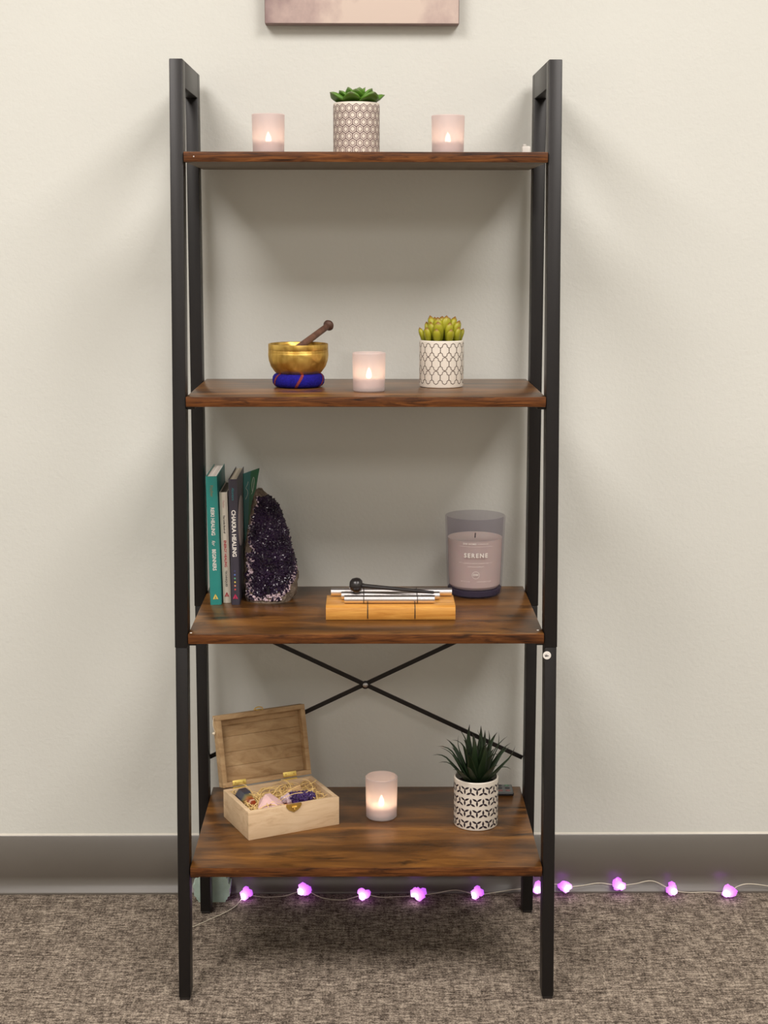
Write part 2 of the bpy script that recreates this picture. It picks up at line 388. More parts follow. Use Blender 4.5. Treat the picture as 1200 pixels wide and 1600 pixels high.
# ------------------------------------------------------------------ ladder shelf
H, DT, DB, LW, LD, HW = 1.3691, .1887, .3292, .0191, .0325, .28
ZS = [1.2393, .8924, .5488, .2030]; TS = .0146; PF, PB, RL = .0055, .0192, .0364      # board tops; overhangs; backward lean of the rear legs
z1, z2, z3, z4 = 1.2402, .89508, .55231, .20692                                        # heights the things below are drawn at ...
MOVE = [(.0200, ZS[0]-z1), (.0225, ZS[1]-z2), (.0162, ZS[2]-z3), (.0124, ZS[3]-z4), (-.0030, 0.)]   # ... and the step that seats them on their board or the floor
def yr(z): return RL*z/H
def yf(z): return -(DB*(1-z/H)+DT*z/H)
shelf = thing('ladder_shelf', 'tall four-tier ladder shelf with black metal frame and rustic brown boards against the wall', 'shelf', (0, -.14, 0))
ZJ = .5275
for s in (-1, 1):
    x0, x1 = (s*HW, s*(HW-LW)); xa, xb = min(x0, x1), max(x0, x1)
    def leg(za, zb, ins, rear):
        mb = MB()
        if rear: pl = [(yr(za)-LD+ins, za), (yr(zb)-LD+ins, zb), (yr(zb)-ins, zb), (yr(za)-ins, za)]
        else: pl = [(yf(za)+ins, za), (yf(zb)+ins, zb), (yf(zb)+LD-ins, zb), (yf(za)+LD-ins, za)]
        mb.prism([(xa+ins, y, z) for y, z in pl], (xb-xa-2*ins, 0, 0))
        bmesh.ops.bevel(mb.bm, geom=list(mb.bm.edges), offset=.0012, segments=2, profile=.5, affect='EDGES')
        return mb
    up = leg(ZJ, H, 0, False).build('front_leg', 'black_metal', shelf)
    low = leg(.004, ZJ, .0008, False).build('front_leg', 'black_metal', shelf)
    MB().box((xa+.002, yf(0)+.002, 0), (xb-.002, yf(0)+LD-.002, .004), .0008).build('foot_cap', 'black_rubber', low)
    leg(ZJ, H, 0, True).build('rear_leg', 'black_metal', shelf)
    lr = leg(.004, ZJ, .0008, True).build('rear_leg', 'black_metal', shelf)
    MB().box((xa+.002, -LD+.002, 0), (xb-.002, -.002, .004), .0008).build('foot_cap', 'black_rubber', lr)
    ya, yb = yf(H)+LD-.002, yr(H)-LD+.001
    MB().box((xa, ya-.001, H-.038), (xb, yb+.001, H), .0012).build('top_rail', 'black_metal', shelf)
    for z in ZS[1:]:                                  # steel angle under each lower board
        zt = z-TS
        MB().box((s*(HW-LW-.0005)-(0 if s < 0 else .012), yf(zt)+.004, zt-.0045), (s*(HW-LW-.0005)+(.012 if s < 0 else 0), yr(zt)-.004, zt-.0002), .0008).build('side_rail', 'black_metal', shelf)
    if s > 0:
        # sticker on the right front leg
        a = math.atan2(DB-DT, H); cx, cz = .2650, .5160; cy = yf(cz)-.0002
        X = Matrix.Translation((cx, cy, cz)) @ Matrix.Rotation(-a, 4, 'X') @ Matrix.Rotation(PI/2, 4, 'X')
        st = MB().lathe([(0, .0006), (.0057, .0006), (.0060, .0002), (.0060, -.0004)], segs=32, X=X).build('sticker', 'white_plastic', low)
        st['label'] = 'round white sticker printed with the letter F'
        text_obj('letter', 'F', .0075, 'ink_dark', st, X @ Matrix.Translation((0, 0, .0009)) @ Matrix.Rotation(math.radians(100), 4, 'Z'), bold=.0002)
boards = []
for k, z in enumerate(ZS):
    hs = HW-LW-.0008
    bd = MB().box((-hs, yf(z)-PF, z-TS), (hs, yr(z)+PB, z), .0009)
    b = bd.build('shelf_board', None, shelf); me = b.data
    for nm in ('shelf_wood', 'shelf_edge', 'shelf_under'): me.materials.append(M[nm])
    for p in me.polygons: p.material_index = 0 if p.normal.z > .5 else (2 if p.normal.z < -.5 else 1)
    boards.append(b)
for bi, px_, dy_, dz_ in ((0, -.2455, None, -.007), (2, -.2565, .0085, 0), (2, .2532, .022, 0)):
    z = ZS[bi]
    if dy_ is None: X = Matrix.Translation((px_, yf(z)-PF, z+dz_)) @ Matrix.Rotation(PI/2, 4, 'X')
    else: X = Matrix.Translation((px_, yf(z)-PF+dy_, z))
    r = .0009 if dy_ is None else .0018
    cp = MB().lathe([(0, .0005), (r*.8, .0005), (r, .0001), (r, -.0004)], segs=16, X=X).build('screw_cap', 'white_plastic', boards[bi])
    cp['label'] = 'tiny white dot on the board corner'
# cross brace behind the lower bay
CC = Vector((-.002, 0, .3862))
def brace(a, b, y):
    a = Vector(a); b = Vector(b); d = (b-a).normalized(); n = Vector((-d.z, 0, d.x))*.0034; mb = MB()
    mb.prism([(q.x+sg*n.x, y+yr(q.z), q.z+sg*n.z) for q, sg in ((a, 1), (b, 1), (b, -1), (a, -1))], (0, .0035, 0)); return mb
dv = .480
brace((CC.x-.262, 0, CC.z+.262*dv), (CC.x+.263, 0, CC.z-.263*dv), -.0005).build('cross_brace', 'black_metal', shelf)
brace((CC.x-.262, 0, CC.z-.262*dv), (CC.x+.263, 0, CC.z+.263*dv), .0035).build('cross_brace', 'black_metal', shelf)
X = Matrix.Translation((CC.x, yr(CC.z)-.0006, CC.z)) @ Matrix.Rotation(PI/2, 4, 'X')
MB().lathe([(0, .0012), (.0058, .0010), (.0070, .0002), (.0070, -.001)], segs=24, X=X).build('brace_washer', 'black_metal', shelf)
sc = MB().lathe([(0, .0030), (.0026, .0028), (.0042, .0018), (.0044, .0010)], segs=20, X=X).build('brace_screw', 'steel', shelf)
sc['label'] = 'steel screw head at the crossing of the brace'

# ------------------------------------------------------------------ canvas on the wall
cv = thing('canvas_painting', 'pale mauve and cream abstract canvas hanging above the shelf, cut off by the frame top', 'painting', (-.0065, WALL_Y, 1.446))
MB().box((-.1580, .0360, 1.446), (.1450, WALL_Y-.0003, 1.850), .0015).build('stretched_sides', 'canvas_edge', cv)
MB().box((-.1568, .0352, 1.4472), (.1438, .0362, 1.8488), .0003).build('painted_face', 'canvas', cv)

LEVEL = 0
# ------------------------------------------------------------------ frosted votives with tea lights
def votive(x, y, z, h, r, where, fl):
    global LEVEL
    LEVEL = [z1, z2, z3, z4].index(z)
    t = MB()
    w = .0022; rb = r*.955
    t.lathe([(0, 0), (rb-.002, 0), (rb, .002), (r, h-.001), (r-.0008, h), (r-w+.0006, h), (r-w, h-.001), (rb-w, .006), (rb-w-.002, .005), (0, .005)], (x, y, z), 56)
    o = thing('votive_holder', 'frosted white glass votive cup '+where, 'candle holder', (x, y, z), 'frosted votive cups')
    t.build('glass_cup', 'frost', o)
    e = thing('tea_light', 'lit tea light inside the votive '+where, 'candle', (x, y, z+.0052), 'battery tea lights')
    rr = .0192
    MB().lathe([(0, 0), (rr-.001, 0), (rr, .001), (rr, .0145), (rr-.001, .0155), (rr-.004, .0150), (.004, .0135), (0, .0135)], (x, y, z+.0052), 40).build('candle_body', 'wax', e)
    MB().lathe([(0, 0), (.0030, .001), (.0043, .0045), (.0036, .0090), (.0018, .0135), (0, .0172)], (x, y, z+.0052+.0137), 20).build('flame', fl, e)
votive(-.1469, -.10, z1, .0613, .0247, 'on the top shelf, left of the green rosette plant', 'flame_low')
votive(.1231, -.10, z1, .0600, .0250, 'on the top shelf, right of the green rosette plant', 'flame_low')
votive(.0041, -.1824, z2, .0580, .0248, 'beside the brass singing bowl', 'flame_mid')
votive(.0239, -.1233, z4, .0680, .0256, 'on the lowest board between wooden box and spiky plant', 'flame_high')

LEVEL = 0
wb = thing('white_plastic_piece', 'tiny white plastic piece at the right end of the top shelf', 'plastic piece', (.2441, -.07, z1))
MB().box((.2380, -.076, z1), (.2505, -.064, z1+.0170), .002).box((.2392, -.0745, z1+.0170), (.2440, -.066, z1+.0196), .0008).build('body', 'white_plastic', wb)

# ------------------------------------------------------------------ potted plants
def pot(o, c, r, h, soil_z):
    x, y, z = c
    w = .0028
    p = MB().lathe([(0, .0006), (r-.003, 0), (r-.0008, .0008), (r, .003), (r, h-.0012), (r-.001, h), (r-w+.0008, h), (r-w, h-.0012), (r-w, .006), (0, .006)], c, 72).build('pot', 'ceramic', o)
    MB().lathe([(0, soil_z+.002), (r*.5, soil_z+.0015), (r-w+.0002, soil_z), (r-w+.0002, soil_z-.004), (0, soil_z-.004)], c, 40).build('soil', 'soil', o)
    return p
def cyl_map(c, r, a0=0.):
    return lambda u, v, d=0.: (c[0]+(r+d)*math.sin(u/r+a0), c[1]-(r+d)*math.cos(u/r+a0), c[2]+v)
def ribbons(mb, fm, lines, w, d=.00022):
    for ln in lines:
        pts = [Vector(p) for p in ln]; n = len(pts); closed = (pts[0]-pts[-1]).length < 1e-7
        L, R_ = [], []
        for i, p in enumerate(pts):
            a = pts[i-1] if i else (pts[-2] if closed else p); b = pts[i+1] if i < n-1 else (pts[1] if closed else p)
            t = (b-a); t = t.normalized() if t.length > 0 else Vector((1, 0)); nn = Vector((-t.y, t.x))*w/2
            L.append(mb.bm.verts.new(fm(p.x+nn.x, p.y+nn.y, d))); R_.append(mb.bm.verts.new(fm(p.x-nn.x, p.y-nn.y, d)))
        for i in range(n-1): mb.bm.faces.new((L[i], R_[i], R_[i+1], L[i+1]))

def make_leaf(name, length, width, thick, bend, wprof, mat, nt_=9, ns=8, cup=0., tipbend=0.):
    """a fleshy leaf growing along +Z and bending towards +X at the tip; 'along' runs base to tip"""
    bm = bmesh.new(); lay = bm.verts.layers.float.new('along'); rings = []
    x = z = 0.; ang = 0.; dl = length/(nt_-1)
    for i in range(nt_):
        t = i/(nt_-1); ang = bend*t+tipbend*max(0, t-.7)/.3
        if i: x += math.sin(ang)*dl; z += math.cos(ang)*dl
        w = max(wprof(t), .012)*width/2; th = max(wprof(t)**.7, .02)*thick/2; rg = []
        for k in range(ns):
            a = 2*PI*k/ns; yy = math.cos(a)*w; nn = math.sin(a)*th-cup*(yy/(width/2))**2*width*.5*-1
            v = bm.verts.new((x+nn*math.cos(ang), yy, z-nn*math.sin(ang))); v[lay] = t; rg.append(v)
        rings.append(rg)
    for a, b in zip(rings, rings[1:]):
        for k in range(ns): bm.faces.new((a[k], a[(k+1) % ns], b[(k+1) % ns], b[k]))
    bm.faces.new(rings[0][::-1]); bm.faces.new(rings[-1])
    bmesh.ops.recalc_face_normals(bm, faces=bm.faces)
    for f in bm.faces: f.smooth = True
    me = bpy.data.meshes.new(name); bm.to_mesh(me); bm.free(); me.materials.append(M[mat]); return me
def place_leaf(me, parent, pos, az, tilt, sc=1., name='leaf', twist=0.):
    o = bpy.data.objects.new(name, me); C.objects.link(o); o.parent = parent
    Mx = Matrix.Translation(Vector(pos)-root_of(parent).location) @ Matrix.Rotation(az, 4, 'Z') @ Matrix.Rotation(tilt, 4, 'Y') @ Matrix.Rotation(twist, 4, 'Z')
    if not isinstance(sc, tuple): sc = (sc, sc, sc)
    o.matrix_local = Mx @ Matrix.Diagonal((*sc, 1)); return o

# top shelf: honeycomb pot with green rosette
P1 = (-.0145, -.10, z1); R1, H1 = .0347, .0775
p1 = thing('potted_rosette', 'green rosette succulent in a white pot with grey honeycomb print on the top shelf', 'potted plant', P1, 'small potted succulents')
pt = pot(p1, P1, R1, H1, H1-.006)
fm = cyl_map(P1, R1); ncol = 20; sp = 2*PI*R1/ncol; rp = .01005; outer, inner, fillr, halo = [], [], [], []
nrow = 8
for j in range(nrow):
    v = H1-.0095-j*rp
    if v < .002: continue
    for i in range(ncol):
        u = (i+(.5 if j % 2 else 0))*sp
        hx = lambda rad, asp=1.06: [(u+rad*math.sin(PI/3*k), max(.0012, v+rad*asp*math.cos(PI/3*k))) for k in range(7)]
        outer.append(hx(sp/2/.866*.97)); inner.append(hx(.0035)); fillr.append(hx(.0047)); halo.append(hx(.0048))
mb = MB(); ribbons(mb, fm, fillr, .0022, .00012); mb.build('honeycomb_field', 'print_lilac', pt, smooth=False, recalc=False)
mb = MB(); ribbons(mb, fm, halo, .0006, .00020); mb.build('honeycomb_halo', 'ceramic', pt, smooth=False, recalc=False)
mb = MB(); ribbons(mb, fm, outer, .0010, .00030); pr = mb.build('honeycomb_outline', 'print_taupe', pt, smooth=False, recalc=False)
mb = MB(); ribbons(mb, fm, inner, .0010, .00025); pr = mb.build('honeycomb_ring', 'print_mauve', pt, smooth=False, recalc=False)
wp = lambda t: (math.sin(PI*min(1, (t*.78+.10)))**.8)*(1 if t < .75 else 1-((t-.75)/.25)**2*.96)
lf = make_leaf('leaf', .040, .031, .0085, .42, wp, 'leaf_green', cup=.35)
cz_ = z1+H1-.004
for ring, (n, rad, tilt, s) in enumerate(((7, .009, .92, 1.0), (6, .006, .56, .84), (5, .003, .24, .70), (3, .001, .06, .56))):
    for i in range(n):
        az = 2*PI*(i+ring*.5)/n+.12*math.sin(i*3.1); place_leaf(lf, p1, (P1[0]+rad*math.cos(az), P1[1]+rad*math.sin(az), cz_+ring*.0015), az, tilt+random.uniform(-.08, .08), s*random.uniform(.92, 1.06))

# second shelf: trellis pot with yellow-green succulent
LEVEL = 1
P2 = (.1159, -.1061, z2); R2, H2 = .0340, .0718
p2 = thing('potted_succulent', 'yellow-green succulent with red tips in a white trellis-print pot on the second shelf', 'potted plant', P2, 'small potted succulents')
pt = pot(p2, P2, R2, H2, H2-.006)
fm = cyl_map(P2, R2, .10); ncol = 16; sp = 2*PI*R2/ncol; rp = .0104
def ogee(t):
    k = [(0, 0), (.06, .09), (.13, .34), (.22, .49), (.33, .54), (.43, .52), (.50, .55), (.55, .72), (.63, .92), (.75, 1.0), (1, 1.0)]
    for (a, x), (b, y) in zip(k, k[1:]):
        if t <= b: return x+(y-x)*(t-a)/(b-a)
    return 1.
lines = []
vtop = H2-.0035
for i in range(ncol):
    for sgn in (-1, 1):
        ln = []
        for q in range(0, 6*20+1):
            tt = q/20; seg = int(tt); fr = tt-seg
            # even: from the pointed top out to the widest place; odd: back in to the point
            xx = ogee(fr) if seg % 2 == 0 else ogee(1-fr)
            v = vtop-tt*rp
            if v < .003: break
            ln.append((i*sp+sgn*xx*sp/2, v))
        lines.append(ln)
mb = MB(); ribbons(mb, fm, lines, .0011); mb.build('trellis_print', 'print_brown', pt, smooth=False, recalc=False)
wp2 = lambda t: (.55+.45*math.sin(PI*min(1, t/.62*.5)) if t < .62 else math.cos(PI/2*((t-.62)/.38))**.65)
lf = make_leaf('leaf', .032, .0150, .0095, .10, wp2, 'leaf_yellow')
for ring, (n, rad, tilt, s, dz) in enumerate(((10, .0255, .20, .86, -.003), (9, .0185, .14, 1.04, .000), (7, .011, .10, 1.18, .002), (4, .004, .05, 1.22, .003))):
    for i in range(n):
        az = 2*PI*(i+.37*ring)/n+random.uniform(-.1, .1)
        place_leaf(lf, p2, (P2[0]+rad*math.cos(az), P2[1]+rad*math.sin(az), z2+H2-.004+dz), az, tilt+random.uniform(-.07, .12), s*random.uniform(.9, 1.08))

# lowest board: black-and-white pot with dark spiky plant
LEVEL = 3
P4 = (.1733, -.1530, z4); R4, H4 = .0350, .0790
p4 = thing('potted_spiky_plant', 'dark green spiky plant in a white pot with black three-petal print on the lowest board', 'potted plant', P4, 'small potted succulents')
pt = pot(p4, P4, R4, H4, H4-.012)
fm = cyl_map(P4, R4, -.02); npair = 11; pp = 2*PI*R4/npair; mb = MB()
def petal(mb, u, v, ang, ln, w):
    d = Vector((math.sin(ang), math.cos(ang))); n = Vector((d.y, -d.x)); K = 6; vs = []
    for k in range(K+1):
        t = k/K; vs.append((t, w/2*math.sin(PI*min(1, .06+t*.94))**.9 if t < 1 else 0.0))
    pl = [(u+d.x*(t*ln)+n.x*ww, v+d.y*(t*ln)+n.y*ww) for t, ww in vs]+[(u+d.x*(t*ln)-n.x*ww, v+d.y*(t*ln)-n.y*ww) for t, ww in vs[-2::-1]]
    mb.bm.faces.new([mb.bm.verts.new(fm(a, b, .00025)) for a, b in pl])
for j in range(4):
    v0 = H4-.0115-j*.0183
    for i in range(npair):
        u = i*pp
        for a in (PI, PI/3*1.02, -PI/3*1.02): petal(mb, u, v0, a, .0084, .0032)
        u += pp/2; v = v0-.0046
        for a in (0, PI*2/3*.99, -PI*2/3*.99): petal(mb, u, v, a, .0084, .0032)
mb.build('petal_print', 'print_black', pt, smooth=False, recalc=False)
wpb = lambda t: (.75+.25*math.sin(PI*t*1.4) if t < .35 else max(0, 1-(t-.35)/.65)**.9*.98)
lfs = [make_leaf('leaf', .096, .0172, .0028, b, wpb, 'leaf_dark', nt_=11, ns=6, cup=.25, tipbend=tb) for b, tb in ((.20, .5), (.34, .25), (.12, -.55), (.30, .9))]
rp_ = random.Random(5)
for ring, (n, tilt, s) in enumerate(((11, .66, .80), (11, .42, .92), (8, .22, .98), (4, .06, 1.0))):
    for i in range(n):
        az = 2*PI*(i+.4*ring)/n+rp_.uniform(-.2, .2); rad = .012-.003*ring
        place_leaf(lfs[rp_.randrange(4)], p4, (P4[0]+rad*math.cos(az), P4[1]+rad*math.sin(az), z4+H4-.013), az, tilt+rp_.uniform(-.1, .1), s*rp_.uniform(.86, 1.05))

# ------------------------------------------------------------------ singing bowl, cushion, mallet
LEVEL = 1
BX, BY = -.1044, -.1113
cu = thing('ring_cushion', 'round blue felt ring cushion with orange stitching under the singing bowl', 'cushion', (BX, BY, z2))
def torus(mb, R_, a, b, zc, a0=0., a1=2*PI, n=56, m=16, grow=0., slant=0.):
    full = abs(a1-a0-2*PI) < 1e-6; rings = []
    for i in range(n if full else n+1):
        ph = a0+(a1-a0)*i/n; rg = []
        for k in range(m):
            th = 2*PI*k/m; rr = R_+(a+grow)*abs(math.cos(th))**.8*math.copysign(1, math.cos(th)); zz = zc+(b+grow)*abs(math.sin(th))**.8*math.copysign(1, math.sin(th))
            p2_ = ph+slant*(zz-zc)/b
            rg.append(mb.bm.verts.new((BX+rr*math.cos(p2_), BY+rr*math.sin(p2_), zz)))
        rings.append(rg)
    cnt = len(rings)
    for i in range(cnt if full else cnt-1):
        a_, b_ = rings[i], rings[(i+1) % cnt]
        for k in range(m): mb.bm.faces.new((a_[k], a_[(k+1) % m], b_[(k+1) % m], b_[k]))
    return mb
torus(MB(), .0285, .0117, .0108, z2+.0110).build('felt_ring', 'blue_cloth', cu, angle=80)
for a in (-1.50, -2.62, -.35, .75, 1.9):
    torus(MB(), .0285, .0117, .0108, z2+.0110, a-.06, a+.06, n=5, grow=.0004, slant=.16).build('stitched_band', 'orange_cloth', cu, angle=80)
zb = z2+.0135
bowl = thing('singing_bowl', 'hammered brass singing bowl resting on the blue ring cushion', 'bowl', (BX, BY, zb))
op = [(0, .0015), (.018, 0), (.028, .0030), (.036, .0095), (.0420, .0180), (.0452, .0270), (.0462, .0345), (.0462, .0385), (.04605, .0394), (.04585, .0396), (.0460, .0398), (.0460, .0412), (.0458, .0414), (.0460, .0416), (.0460, .0430), (.0458, .0432), (.04595, .0434), (.0458, .0515), (.0456, .0525)]
ip = [(.0444, .0528), (.0434, .0520), (.0438, .0400), (.0434, .0300), (.0395, .0190), (.0330, .0100), (.0240, .0050), (0, .0040)]
MB().lathe([(r, z) for r, z in op+ip], (BX, BY, zb), 96).build('bowl_body', 'bowl', bowl, angle=55)
ml = thing('bowl_mallet', 'dark wooden mallet with a round knob leaning inside the singing bowl', 'mallet', (-.131, -.140, z2+.04))
b0 = Vector((-.1290, -.1400, .9372)); b1 = Vector((-.0590, -.030, .9850)); d_ = (b1-b0).normalized()
MB().tube([b0, b0+d_*.002, b0+(b1-b0)*.5, b1-d_*.006], [.0042, .0056, .0055, .0050], 16).build('handle', 'mallet_wood', ml, angle=50)
X = Matrix.Translation(b1-d_*.007) @ d_.to_track_quat('Z', 'Y').to_matrix().to_4x4()
MB().lathe([(0, 0), (.0055, .0005), (.0084, .0035), (.0088, .0060), (.0072, .0092), (.0035, .0112), (0, .0115)], segs=24, X=X).build('knob', 'mallet_wood', ml, angle=60)

# ------------------------------------------------------------------ books
LEVEL = 2
def book(name, label, xl, y0, w, h, d, lean, cover, pages, grp):
    o = thing(name, label, 'book', (xl, y0, z3), grp)
    X = Matrix.Translation((xl, y0, z3)) @ Matrix.Rotation(-lean, 4, 'Y')
    ct = .0007; mb = MB()
    cov = MB().box((0, .0005, 0), (ct, d, h), .0002, X).box((w-ct, .0005, 0), (w, d, h), .0002, X)
    prof = [(0, .0010), (.0012, .0001), (w*.3, -.0008), (w*.7, -.0008), (w-.0012, .0001), (w, .0010), (w, .002), (0, .002)]
    poly = [X @ Vector((x, y, 0)) for x, y in prof]; cov.prism(poly, X.to_3x3() @ Vector((0, 0, h)))
    c = cov.build('cover', cover, o)
    MB().box((ct, .0021, .0015), (w-ct, d-.003, h-.0022), 0, X).build('page_block', pages, o, smooth=False)
    def sp_text(nm, body, u, z, size, mat, bold=0., xs=1., shear=0.):
        Y = X @ Matrix.Translation((w*u, -.00125, z)) @ Matrix.Rotation(PI/2, 4, 'X') @ Matrix.Rotation(-PI/2, 4, 'Z')
        t = text_obj(nm, body, size, mat, c, Y, bold=bold, xscale=xs, shear=shear); return t
    def mark(z, s, mat):
        f = lambda px, pz: X @ Vector((w*.5+px*s, -.00125, z+pz*s))
        m_ = MB().face([f(-.5, -.5), f(-.18, -.5), f(.08, .30), f(0, .55)]).face([f(.5, -.5), f(.20, -.5), f(-.02, .22), f(0, .55)]).face([f(-.08, -.5), f(.10, -.5), f(.02, -.1)])
        m_.build('publisher_mark', mat, c, smooth=False)
    return o, c, X, sp_text, mark
lb = math.radians(1.1)
o, c, X, tx, mk = book('book', 'teal paperback with white spine lettering, leftmost of the standing books', -.2457, -.1118, .0172, .2045, .135, lb, 'teal_cover', 'pages', 'books on the third shelf')
tx('author', 'Fischer', .50, .1815, .0068, 'orange_ink', xs=.95); tx('spine_title', 'REIKI HEALING', .50, .1335, .0080, 'white_ink', .00018, xs=.83)
tx('spine_title', 'for', .50, .0995, .0075, 'white_ink', 0, shear=.3, xs=.9); tx('spine_title', 'BEGINNERS', .50, .0725, .0080, 'white_ink', .00018, xs=.83); mk(.0135, .0085, 'gold_ink')
o, c, X, tx, mk = book('book', 'thin cream paperback with red and black spine lettering between the teal and dark books', -.2266, -.0990, .0122, .1775, .115, lb, 'cream_cover', 'pages_grey', 'books on the third shelf')
tx('author', 'Fischer', .50, .1585, .0042, 'pink_ink'); tx('spine_title', 'The Little Book of', .50, .1270, .0040, 'ink_dark', .00005, xs=.98)
tx('spine_title', 'ENERGY HEALING', .50, .0795, .0052, 'red_ink', .00016, xs=1.02); tx('spine_title', 'TECHNIQUES', .50, .0395, .0044, 'ink_dark', .00005, xs=.98); mk(.0140, .0072, 'red_ink')
o, c, X, tx, mk = book('book', 'dark slate paperback with bold white title and coloured spine dots beside the amethyst', -.2126, -.1119, .0131, .2000, .135, math.radians(.5), 'navy_cover', 'pages_tan', 'books on the third shelf')
tx('author', 'Alcantara', .50, .1770, .0056, 'teal_ink', xs=.92, shear=.15); tx('spine_title', 'CHAKRA HEALING', .50, .1145, .0088, 'white_ink', .00032, xs=1.0)
for k, n_ in enumerate(('violet', 'blue', 'green', 'yellow', 'peach', 'red')):
    Y = X @ Matrix.Translation((.0131*.5, -.00125, .0545-k*.0059)) @ Matrix.Rotation(PI/2, 4, 'X')
    MB().face([Y @ Vector((.0014*math.cos(2*PI*q/12), .0014*math.sin(2*PI*q/12), 0)) for q in range(12)]).build('spine_dot', 'dot_'+n_, c, smooth=False)
mk(.0140, .0080, 'magenta_ink')
# pale round motif printed on the dark book's front cover
Y = X @ Matrix.Translation((.0131+.0002, .056, .1250)) @ Matrix.Rotation(PI/2, 4, 'Y')
MB().face([Y @ Vector((.040*math.cos(2*PI*q/40), .052*math.sin(2*PI*q/40), 0)) for q in range(40)]).build('cover_motif', 'lavender_print', c, smooth=False)

# green leaflet flaring out behind the dark book
gl = thing('leaflet', 'green and teal leaflet with white line drawing sticking up behind the amethyst', 'leaflet', (-.196, -.01, z3))
def bil(u, v, off=0.):
    A = Vector((-.1980, -.020, z3)); B = Vector((-.1935, .020, z3)); D = Vector((-.1985, -.022, .7475)); E_ = Vector((-.1755, .018, .7505))
    # the flare grows towards the top
    w = v**2.2; lo = A.lerp(B, u); hi = D.lerp(E_, u); p = Vector((lo.x+(hi.x-lo.x)*w, lo.y+(hi.y-lo.y)*v, lo.z+(hi.z-lo.z)*v))
    return p+Vector((off*.85, -off*.5, 0))
def patch(mb, u0, u1, v0, v1, o0, o1, nu=4, nv=14):
    g = [[[mb.bm.verts.new(bil(u0+(u1-u0)*i/nu, v0+(v1-v0)*j/nv, oo)) for i in range(nu+1)] for j in range(nv+1)] for oo in (o0, o1)]
    for j in range(nv):
        for i in range(nu):
            for q in (0, 1): mb.bm.faces.new((g[q][j][i], g[q][j][i+1], g[q][j+1][i+1], g[q][j+1][i]))
    bd = [(j, 0) for j in range(nv+1)]+[(nv, i) for i in range(1, nu+1)]+[(j, nu) for j in range(nv-1, -1, -1)]+[(0, i) for i in range(nu-1, 0, -1)]
    for (a, b), (c_, d) in zip(bd, bd[1:]+bd[:1]): mb.bm.faces.new((g[0][a][b], g[0][c_][d], g[1][c_][d], g[1][a][b]))
    return mb
patch(MB(), 0, .45, 0, 1, -.0006, .0008).build('teal_panel', 'teal_card', gl)
patch(MB(), .45, 1, 0, 1, -.0006, .0008).build('green_panel', 'green_card', gl)
def sline(pts, w=.0003): return MB().tube([bil(u, v, .0010) for u, v in pts], w, 5)
sline([(.62+.10*math.sin(t*2*PI)+.1*t, .80+.13*(1-math.cos(t*2*PI))/2+.02*t) for t in [k/20 for k in range(21)]]).build('line_drawing', 'white_ink', gl)
sline([(.12+.18*abs(math.sin(t*PI*1.5)), .78+.14*t) for t in [k/20 for k in range(21)]]).build('line_drawing', 'white_ink', gl)

# ------------------------------------------------------------------ amethyst geode
ge = thing('amethyst_geode', 'tall dark purple amethyst geode with rough grey rock shell beside the books', 'geode', (-.152, -.07, z3))
rows = [(z3, -.1925, -.1195), (.5640, -.1955, -.1120), (.5895, -.1962, -.1097), (.6050, -.1955, -.1116), (.6206, -.1948, -.1166), (.6414, -.1935, -.1225), (.6620, -.1900, -.1264), (.6826, -.1865, -.1343), (.6930, -.1847, -.1380), (.7032, -.1825, -.1421), (.7134, -.1800, -.1530), (.7210, -.1775, -.1620), (.7262, -.1745, -.1680)]
def geo_at(z):
    for (a, l0, r0), (b, l1, r1) in zip(rows, rows[1:]):
        if z <= b: t = max(0, (z-a)/(b-a)); return l0+(l1-l0)*t, r0+(r1-r0)*t
    return rows[-1][1:]
rg_ = random.Random(11)
def hash_n(a, b): return math.sin(a*12.9898+b*78.233)*43758.5453 % 1
def geo_pt(th, z, grow=0.):
    l, r = geo_at(z); cx = (l+r)/2; a = (r-l)/2+grow; t = (z-z3)/.175
    yfnt = .036*(1-.55*t)+grow; ybk = .034*(1-.5*t)
    cyy = -.066+.016*t
    cs, sn = math.cos(th), math.sin(th); e = .75
    x = cx+a*math.copysign(abs(cs)**e, cs); y = cyy+(yfnt if sn < 0 else ybk)*math.copysign(abs(sn)**e, sn)
    return Vector((x, y, z))
mb = MB(); NT, NZ = 44, 34; grid = []
for j in range(NZ+1):
    z = z3+(.7262-z3)*j/NZ; rr = []
    for i in range(NT):
        th = 2*PI*i/NT; g = .0022*(hash_n(i, j)-.5)+.0016*math.sin(i*.9+j*.5)*math.sin(j*.7)
        p = geo_pt(th, z, g if j else 0); p.z += .001*(hash_n(j, i)-.5) if 0 < j < NZ else 0; rr.append(mb.bm.verts.new(p))
    grid.append(rr)
for a, b in zip(grid, grid[1:]):
    for i in range(NT): mb.bm.faces.new((a[i], a[(i+1) % NT], b[(i+1) % NT], b[i]))
mb.bm.faces.new(grid[0][::-1]); tip = mb.bm.verts.new((-.171, -.050, .7285))
for i in range(NT): mb.bm.faces.new((grid[-1][i], grid[-1][(i+1) % NT], tip))
rk = mb.build('rock_shell', 'rock', ge, angle=25); rk.data.materials.append(M['amethyst_bed'])
for p_ in rk.data.polygons:      # the crystal-lined hollow has a dark bed of its own
    c_ = p_.center+ge.location; l_, r_g = geo_at(c_.z); s_ = (c_.x-(l_+r_g)/2)/((r_g-l_)/2); t_ = (c_.z-z3)/.175
    if p_.normal.y < .1 and -.66+.5*max(0, t_-.70)/.30 < s_ < (.97 if t_ > .34 else .97-1.15*(1-t_/.34)) and .05 < t_ < .93: p_.material_index = 1
